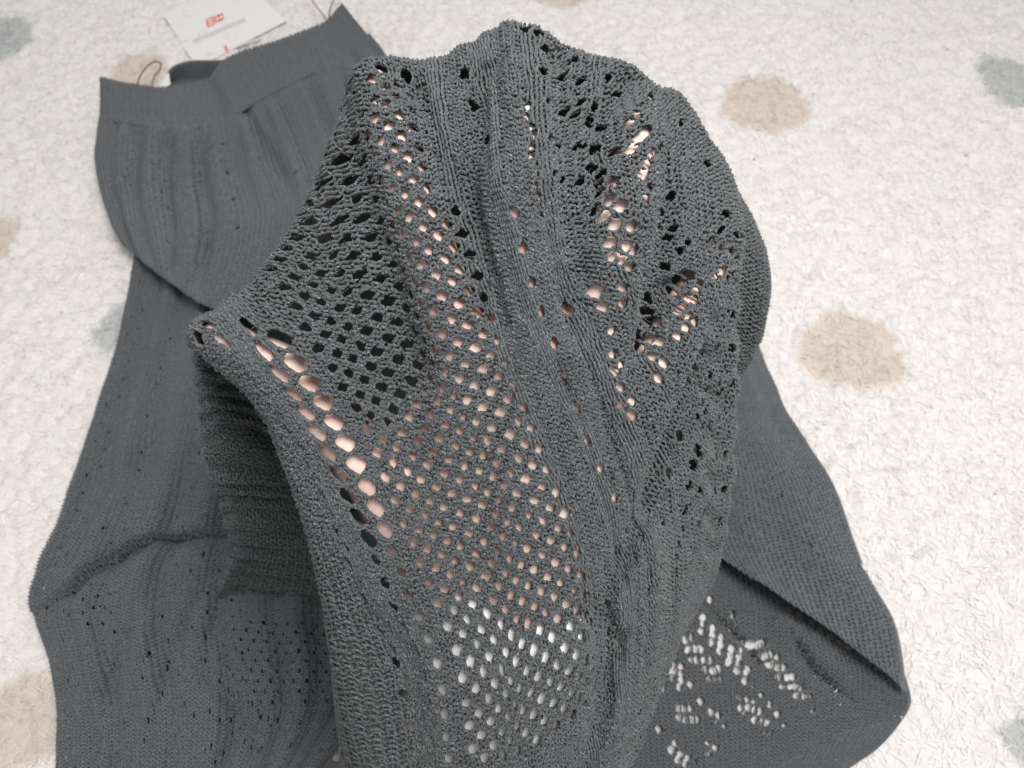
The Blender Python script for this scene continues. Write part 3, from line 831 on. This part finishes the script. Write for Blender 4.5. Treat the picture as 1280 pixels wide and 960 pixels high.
        k_ = ~(in_[:, 1:] | in_[:, :-1]) & yarn(yx, yy_)[:, 1:]
        Vy, qy, uy = tubes(C_, n3, rad, 3, k_)
        mesh_object(name.split('_')[0] + '_yarn', Vy, qy, M_YARN2, o, uv=uy)
    if thick and yarn is None:
        md = o.modifiers.new('thickness', 'SOLIDIFY'); md.thickness = thick; md.offset = 0
    if label:
        o['label'] = label
    return o


def ribs(U, V, px, py):
    w = U + 2.2 * value_noise(U * 0.06, V * 0.02, 51)
    return (0.0005 * np.sin(2 * np.pi * w / 5.2) * (0.6 + 1.6 * value_noise(U * 0.09 + 4, V * 0.03, 52)) + 0.0008 * np.sin(2 * np.pi * w / 9.3)
            + 0.0016 * value_noise(U * 0.16, V * 0.012, 53))


# upper part with the waistband
top_rows = [
    [(125, 97, 2.0), (165, 105, 2.6), (206, 110, 3.0), (255, 101, 3.2), (283, 73, 3.3), (352, 49, 3.2), (404, 29, 3.0), (428, 5, 2.4)],
    [(125, 145, 2.2), (165, 152, 3.0), (212, 158, 3.4), (268, 155, 3.6), (315, 128, 3.6), (375, 96, 3.4), (425, 75, 3.2), (462, 42, 2.4)],
    [(119, 185, 1.6), (160, 208, 3.2), (212, 222, 3.9), (275, 222, 4.0), (340, 195, 4.0), (405, 160, 3.8), (450, 130, 3.4), (492, 84, 2.4)],
    [(133, 255, 1.6), (172, 278, 3.2), (220, 294, 4.1), (285, 294, 4.3), (360, 270, 4.2), (430, 240, 3.8), (480, 220, 3.4), (530, 170, 2.4)],
    [(164, 312, 1.6), (190, 334, 3.0), (225, 360, 3.6), (266, 386, 3.8), (345, 400, 3.8), (430, 385, 3.6), (500, 350, 3.2), (560, 300, 2.4)],
    [(172, 314, 0.9), (200, 334, 1.2), (236, 358, 1.3), (280, 380, 1.3), (350, 390, 1.3), (430, 375, 1.3), (500, 340, 1.2), (560, 290, 1.0)],
]
crz = [([(286, 105), (308, 138), (336, 182), (366, 240)], 0.006, 7), ([(262, 95), (275, 118), (284, 150)], 0.004, 8),
       ([(180, 160), (172, 200), (160, 260)], 0.004, 10), ([(215, 165), (212, 230), (218, 300)], 0.003, 7), ([(245, 165), (248, 240), (262, 330)], 0.003, 7)]
flat_panel('waistband', [top_rows[0], [(x, y + 5, z) for x, y, z in top_rows[1]]], M_BAND, lift=0.05, creases=[crz[1]], thick=0.0022, smooth=3, noise=0.0010, pitch=0.0036, rad=0.00085, yarn=lambda x, y: x < 470,
           relief=lambda U, V, px, py: 0.0002 * np.sin(2 * np.pi * U / 2), label='smooth ribbed waistband')


def eye_cols(period, step, r, phase=0, prob=0.85, seed=3):
    def f(U, V, px, py):
        rg = np.random.default_rng(seed); out = []
        for u in np.arange(period * 0.5 + phase, U.max() - 2, period):
            for v in np.arange(4, V.max() - 4, step):
                if rg.random() < prob:
                    out.append((u + 0.8 * ((v / step) % 2 - 0.5), v + rg.normal(0, 0.3), r * rg.uniform(0.8, 1.1), r + 0.5))
        return out
    return f


flat_panel('gathered_panel', top_rows[1:], M_KNIT, creases=crz, pitch=0.0042, rad=0.00095, relief=lambda U, V, px, py: 3.0 * ribs(U * 1.24, V * 1.24, px, py) * np.clip((V.max() - 10 - V) / 18, 0, 1) * np.clip((V - 1) / 9, 0, 1), lift=-0.02, smooth=4, yarn=lambda x, y: (y < 420) & (x + y * 0.30 < 560),
           eyelet_fn=eye_cols(13.0, 7, 0.28, prob=0.3), label='gathered top of the skirt')
# back of the waist seen through the gaping opening
flat_panel('waistband_back', [
    [(205, 104, 2.6), (214, 86, 2.9), (240, 76, 3.0), (272, 76, 3.0), (300, 72, 2.4), (360, 58, 2.2), (420, 22, 1.8)],
    [(206, 112, 0.8), (216, 102, 0.9), (240, 98, 0.9), (270, 98, 0.9), (310, 90, 0.9), (370, 80, 0.9), (432, 40, 0.8)],
    [(206, 150, 0.7), (220, 150, 0.7), (245, 150, 0.7), (280, 150, 0.7), (320, 130, 0.7), (390, 110, 0.7), (450, 80, 0.7)]],
    M_BAND, thick=0.002, smooth=2, noise=0.0004)

# long body of the skirt on the left
body = [
    [(172, 300, 1.0), (220, 330, 1.2), (280, 360, 1.2), (360, 400, 1.2), (450, 430, 1.0)],
    [(151, 400, 1.0), (205, 408, 1.7), (270, 420, 1.8), (360, 445, 1.8), (460, 480, 1.4)],
    [(112, 540, 1.1), (170, 530, 2.0), (250, 522, 2.3), (340, 545, 2.3), (460, 570, 1.6)],
    [(76, 650, 1.1), (140, 640, 2.4), (230, 632, 2.7), (330, 655, 2.6), (470, 665, 1.8)],
    [(40, 742, 1.1), (108, 738, 2.2), (208, 724, 2.4), (322, 748, 2.2), (480, 755, 1.6)],
    [(64, 830, 1.1), (120, 822, 2.1), (210, 815, 2.6), (330, 830, 2.3), (485, 830, 1.6)],
    [(75, 900, 1.1), (130, 896, 2.1), (220, 898, 2.6), (335, 900, 2.2), (452, 892, 1.4)],
    [(74, 990, 1.1), (130, 1000, 2.0), (215, 1010, 2.4), (300, 1000, 2.0), (382, 980, 1.4)],
]
z6 = lambda pts, r: [(40 + x / 2.667, 600 + y / 2.667, r) for x, y in pts]
body_holes = (z6([(450, 530), (395, 575), (440, 622), (385, 660), (425, 715), (388, 790), (545, 785), (490, 835), (370, 870), (325, 930),
                  (580, 520), (540, 490), (575, 605), (535, 310), (675, 325), (672, 398), (580, 370), (612, 298), (575, 440), (510, 745), (485, 915)], 0.40)
              + z6([(645, 695), (672, 712), (690, 710), (708, 745), (735, 748), (755, 772), (765, 795), (790, 790), (812, 800), (800, 820), (625, 675),
                    (600, 780), (628, 805), (655, 800), (660, 838), (690, 830), (708, 868), (735, 865), (725, 895), (755, 905), (765, 890),
                    (580, 895), (600, 890), (628, 915), (605, 935), (660, 945), (705, 575), (650, 585), (710, 660), (640, 620), (665, 640)], 0.40)
              + z6([(195, 350), (215, 385), (235, 345), (180, 400), (205, 430), (175, 440), (240, 425), (195, 480), (160, 490), (180, 540), (162, 580),
                    (140, 630), (128, 665), (160, 680), (125, 730), (140, 690), (250, 385), (150, 420), (185, 205), (215, 185), (250, 170), (145, 255), (160, 215), (115, 245), (80, 290)], 0.36)
              + z6([(112, 367), (98, 437), (118, 450), (105, 540), (110, 795), (575, 243), (825, 833), (808, 920)], 0.40))


def body_lace(U, V, px, py):
    """eyelets worked on the stitch lattice: paired columns, and a close mesh beside the lifted part"""
    rg = np.random.default_rng(8); out = []
    un, vn = np.unique(U), np.unique(V)
    iu = lambda u: min(len(un) - 1, int(round(u / (un[1] - un[0])))); iv_ = lambda v: min(len(vn) - 1, int(round(v / (vn[1] - vn[0]))))
    for v in range(4, int(V.max()) - 3, 3):
        for u in range(2, int(U.max()) - 1):
            x, y = px[iv_(v), iu(u)], py[iv_(v), iu(u)]
            if 285 < x < 430 and 778 < y < 885:
                if (u + v // 3) % 2 == 0:
                    out.append((u, v, 0.44, 0.60))
            elif y > 320 and u % 11 in (3, 5) and not (y > 640 and x > 300 and y < 780):
                if (v // 3 + (u % 11 == 5)) % 2 == 0 and rg.random() < 0.82:
                    out.append((u + rg.normal(0, 0.08), v + rg.normal(0, 0.15), 0.42 * rg.uniform(0.85, 1.1), 0.58))
    return out


bcr = [([(62, 752), (110, 712), (160, 680), (200, 668), (290, 664)], 0.010, 16, 1), ([(118, 620), (160, 590), (200, 555)], 0.003, 14),
       ([(120, 960), (135, 850), (165, 770)], 0.004, 9), ([(185, 960), (200, 860), (235, 760)], 0.004, 9), ([(150, 930), (168, 840), (195, 760)], -0.003, 8),
       ([(232, 850), (225, 800), (255, 730)], 0.003, 7), ([(262, 860), (258, 800), (280, 720)], 0.003, 7), ([(330, 955), (290, 880), (245, 850)], 0.003, 9)]
flat_panel('body_panel', body, M_KNIT, gain=1.35, eyelet_fn=body_lace, creases=bcr, yarn=lambda x, y: (y < 985) & (x < 445) & (x < 330 + (y - 420) * 0.35) & (y > 300), relief=lambda U, V, px, py: 3.4 * ribs(U, V, px, py), eyelets=body_holes, label='long lace body of the skirt', noise=0.004)
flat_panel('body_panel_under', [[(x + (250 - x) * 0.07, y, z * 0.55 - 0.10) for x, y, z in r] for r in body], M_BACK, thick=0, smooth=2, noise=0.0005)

# right part with its side fold and hem, upper layer
right = [
    [(850, 420, 1.6), (900, 425, 1.9), (930, 430, 1.8), (949, 437, 1.2)],
    [(850, 505, 1.8), (905, 505, 2.3), (950, 510, 2.1), (986, 520, 1.2)],
    [(850, 585, 1.8), (920, 590, 2.5), (990, 602, 2.3), (1050, 622, 1.2)],
    [(856, 640, 1.8), (930, 650, 2.6), (1018, 678, 2.4), (1087, 724, 1.2)],
    [(866, 668, 1.9), (945, 695, 2.7), (1040, 745, 2.5), (1121, 786, 1.3)],
    [(880, 684, 2.0), (965, 738, 2.8), (1056, 800, 2.6), (1137, 866, 1.6)],
]
zr = lambda pts, r: [(780 + x / 2.0, 480 + y / 2.0, r) for x, y in pts]
right_holes = zr([(372, 113), (337, 167), (403, 180), (302, 217), (370, 237), (388, 285), (345, 285), (357, 330), (310, 340), (497, 323), (480, 368), (462, 405), (520, 395), (513, 428)], 0.34) \
    + zr([(515, 295), (528, 355), (535, 373), (575, 440), (590, 455), (600, 462), (580, 460), (508, 405)], 0.38)


def hem_relief(U, V, px, py):
    return 0.0004 * np.sin(np.pi * V) * (V > V.max() - 26) + 0.5 * ribs(U, V, px, py)


flat_panel('side_panel', right, M_KNIT, gain=1.35, yarn=lambda x, y: x > 880, eyelets=right_holes, relief=hem_relief, thick=0.0020, label='side of the skirt with its dense hem', noise=0.003, smooth=5)

# lower layer: the inside of the back, its leaf lace open over the white rug
lower = [
    [(120, 720, 0.22), (300, 700, 0.22), (500, 660, 0.22), (700, 640, 0.22), (880, 625, 0.22), (990, 660, 0.22), (1060, 712, 0.22)],
    [(120, 800, 0.22), (300, 800, 0.22), (500, 780, 0.22), (700, 760, 0.22), (890, 740, 0.26), (1020, 765, 0.26), (1118, 812, 0.22)],
    [(120, 900, 0.22), (300, 900, 0.22), (500, 880, 0.26), (700, 860, 0.29), (890, 850, 0.35), (1030, 850, 0.35), (1138, 872, 0.26)],
    [(120, 980, 0.22), (300, 980, 0.22), (500, 980, 0.26), (700, 970, 0.29), (900, 958, 0.35), (1010, 944, 0.32), (1102, 931, 0.22)],
    [(120, 1060, 0.22), (300, 1060, 0.22), (500, 1060, 0.26), (700, 1050, 0.29), (850, 1035, 0.29), (960, 1005, 0.26), (1048, 968, 0.22)],
]
zl = lambda pts, r: [(820 + x / 4.364, 740 + y / 4.364, r) for x, y in pts]
leaf = zl([(260, 142), (257, 178), (250, 210), (312, 203), (307, 233), (298, 268), (358, 250), (356, 285), (348, 322), (410, 310), (405, 343), (397, 380),
           (460, 328), (455, 362), (450, 398), (440, 432), (500, 415), (492, 446), (482, 484), (162, 260), (197, 253), (177, 316), (212, 314), (248, 309),
           (222, 368), (260, 366), (297, 365), (270, 424), (307, 424), (343, 420), (90, 396), (88, 432), (86, 474), (140, 413), (137, 450), (136, 486), (127, 520),
           (183, 500), (10, 515), (36, 516), (587, 346), (623, 343), (660, 350), (512, 284), (542, 286), (576, 284), (628, 402), (662, 406), (695, 407),
           (672, 465), (710, 466), (744, 466), (757, 520), (788, 521), (766, 568), (806, 567), (120, 683), (158, 690), (192, 692), (228, 692), (295, 650),
           (343, 678), (245, 600), (186, 637), (112, 636), (150, 637), (465, 627), (503, 635), (537, 640), (570, 645), (537, 697), (572, 704), (607, 710), (662, 668),
           (622, 608), (100, 827), (86, 860), (130, 878), (120, 920), (172, 902), (162, 940), (320, 842), (285, 886), (12, 755), (776, 143), (838, 180),
           (888, 218), (942, 254), (996, 285), (1047, 314), (722, 105), (410, 128), (296, 36)], 0.84)
leaf += zl([(285, 480), (318, 472), (350, 472), (190, 370), (732, 517), (685, 514), (598, 398), (460, 576), (495, 582), (530, 592), (524, 520), (575, 557),
            (695, 730), (635, 765), (595, 765), (850, 648), (840, 568), (212, 930), (280, 832), (480, 652), (510, 690), (372, 730), (325, 710)], 0.58)
leaf += [(400 + x / 5.33, 780 + y / 5.33, 0.70) for x, y in [(208, 738), (180, 787), (228, 820), (150, 838), (200, 870), (118, 897), (245, 903), (163, 915), (212, 945), (295, 935), (270, 850)]]
lcr = [([(893, 762), (930, 800), (955, 830)], 0.005, 8, 1), ([(992, 795), (1020, 835), (1060, 868)], 0.006, 10, 1), ([(960, 770), (1000, 800), (1060, 850)], -0.005, 14)]
flat_panel('back_panel', [r[:4] for r in lower], M_KNIT, eyelets=leaf, thick=0, noise=0.002)
flat_panel('back_panel', [r[3:] for r in lower], M_KNIT, res=0.25, rad=0.00066, yarn=lambda x, y: (x > 770) & (y < 985) & (x > 1340 - y * 0.62), eyelets=leaf, creases=lcr, thick=0.0010, label='inside of the back with open leaf lace', noise=0.003,
           relief=None)


def cord(name, pts, r, mat, parent, k=6):
    W = np.array([at_z(np.array(p[0]), np.array(p[1]), np.array(p[2])) for p in pts])
    tt = np.linspace(0, len(W) - 1, 30)
    C = pchip(np.arange(len(W)), W, tt)[None]
    N = np.broadcast_to(np.array([0.1, 0.05, 1.0]), C.shape)
    V, q, uv = tubes(C, N, r, k)
    return mesh_object(name, V, q, mat, parent, uv=uv)


M_CORD = mat_plain('brown_cord', (0.20, 0.15, 0.11), 0.7)
M_WHITE = mat_plain('white_satin', (0.82, 0.81, 0.80), 0.35)
cord('hanging_loop', [(172, 106, 2.4), (175, 95, 3.0), (184, 83, 3.2), (194, 77, 3.0), (201, 79, 2.6), (200, 87, 2.4), (193, 95, 2.2), (190, 106, 2.0)], 0.0008, M_CORD, skirt)
cord('hanging_loop', [(386, -6, 1.2), (394, 6, 1.6), (402, 16, 1.8), (410, 28, 2.0)], 0.0008, M_CORD, skirt)
cord('hanging_loop', [(424, -8, 1.2), (417, 0, 1.6), (413, 10, 1.8), (411, 24, 2.0)], 0.0008, M_CORD, skirt)


def slab(name, pts, z0, th, mat, parent=None, bow=0.0):
    W = at_z(np.array([p[0] for p in pts], float), np.array([p[1] for p in pts], float), np.array([p[2] if len(p) > 2 else z0 for p in pts], float))
    top = W.copy(); bot = W.copy(); bot[:, 2] -= th
    bm = bmesh.new()
    tv = [bm.verts.new(p) for p in top]; bv = [bm.verts.new(p) for p in bot]
    bm.faces.new(tv); bm.faces.new(bv[::-1])
    n = len(tv)
    for k in range(n):
        bm.faces.new([tv[k], bv[k], bv[(k + 1) % n], tv[(k + 1) % n]])
    bmesh.ops.recalc_face_normals(bm, faces=bm.faces)
    me = bpy.data.meshes.new(name); bm.to_mesh(me); bm.free()
    me.materials.append(mat)
    o = bpy.data.objects.new(name, me); scene.collection.objects.link(o)
    if parent: o.parent = parent
    return o


slab('care_label', [(204, 94, 2.6), (211, 91, 3.2), (213, 105, 3.2), (206, 110, 2.9), (199, 109, 2.8)], 2.8, 0.0006, M_WHITE, skirt)['label'] = 'small white care label'

# ------------------------------------------------------------------ paper hang tag by the waistband
M_PAPER = mat_plain('white_card', (0.80, 0.78, 0.77), 0.5)
M_RED = mat_plain('red_ink', (0.80, 0.22, 0.20), 0.5)
M_GREYINK = mat_plain('grey_ink', (0.62, 0.60, 0.59), 0.6)
tag = bpy.data.objects.new('hang_tag', None); scene.collection.objects.link(tag)
tag['label'] = 'white paper hang tag with red printed mark beside the waistband'
tag['category'] = 'tag'
T0 = np.array([205, 20.0]); EX = np.array([95, -40.0]); EY = np.array([36, 66.0])
tp = lambda a, b: tuple(T0 + EX * a + EY * b)
tz = 0.06
slab('card', [(*tp(0, 0), tz), (*tp(1.0, -0.25), tz), (*tp(1.28, 0.86), tz), (*tp(0.05, 1.0), tz)], tz, 0.0012, M_PAPER, tag)


def strip(name, p, q, w, mat):
    p = np.array(p, float); q = np.array(q, float); d = (q - p) / np.linalg.norm(q - p); n = np.array([-d[1], d[0]]) * w / 2
    return slab(name, [tuple(p + n), tuple(q + n), tuple(q - n), tuple(p - n)], tz + 0.03, 0.0002, mat, tag)


def glyph(x, y, strokes):
    ux = np.array([8.5, -3.9]) ; uy = np.array([2.0, 9.0])
    for a, b, c, d in strokes:
        strip('printed_mark', np.array([x, y]) + ux * a + uy * b, np.array([x, y]) + ux * c + uy * d, 1.9, M_RED)


glyph(258, 25, [(0, 0, 1, 0), (0, 0.9, 1, 0.9), (0, 0, 0, 0.9), (1, 0, 1, 0.9), (0, 0.45, 1, 0.45)])
glyph(269, 20, [(0, 0.1, 1, 0.1), (0, 0.8, 1, 0.8), (0.5, 0, 0.5, 0.9), (1, 0.1, 1, 0.8), (0, 0.1, 0, 0.8)])
strip('printed_line', (241, 52), (307, 24), 5.0, M_GREYINK)
strip('printed_line', (296, 58), (326, 47), 2.4, M_GREYINK)
strip('printed_mark', (281, 57), (285, 66), 4.0, M_RED)
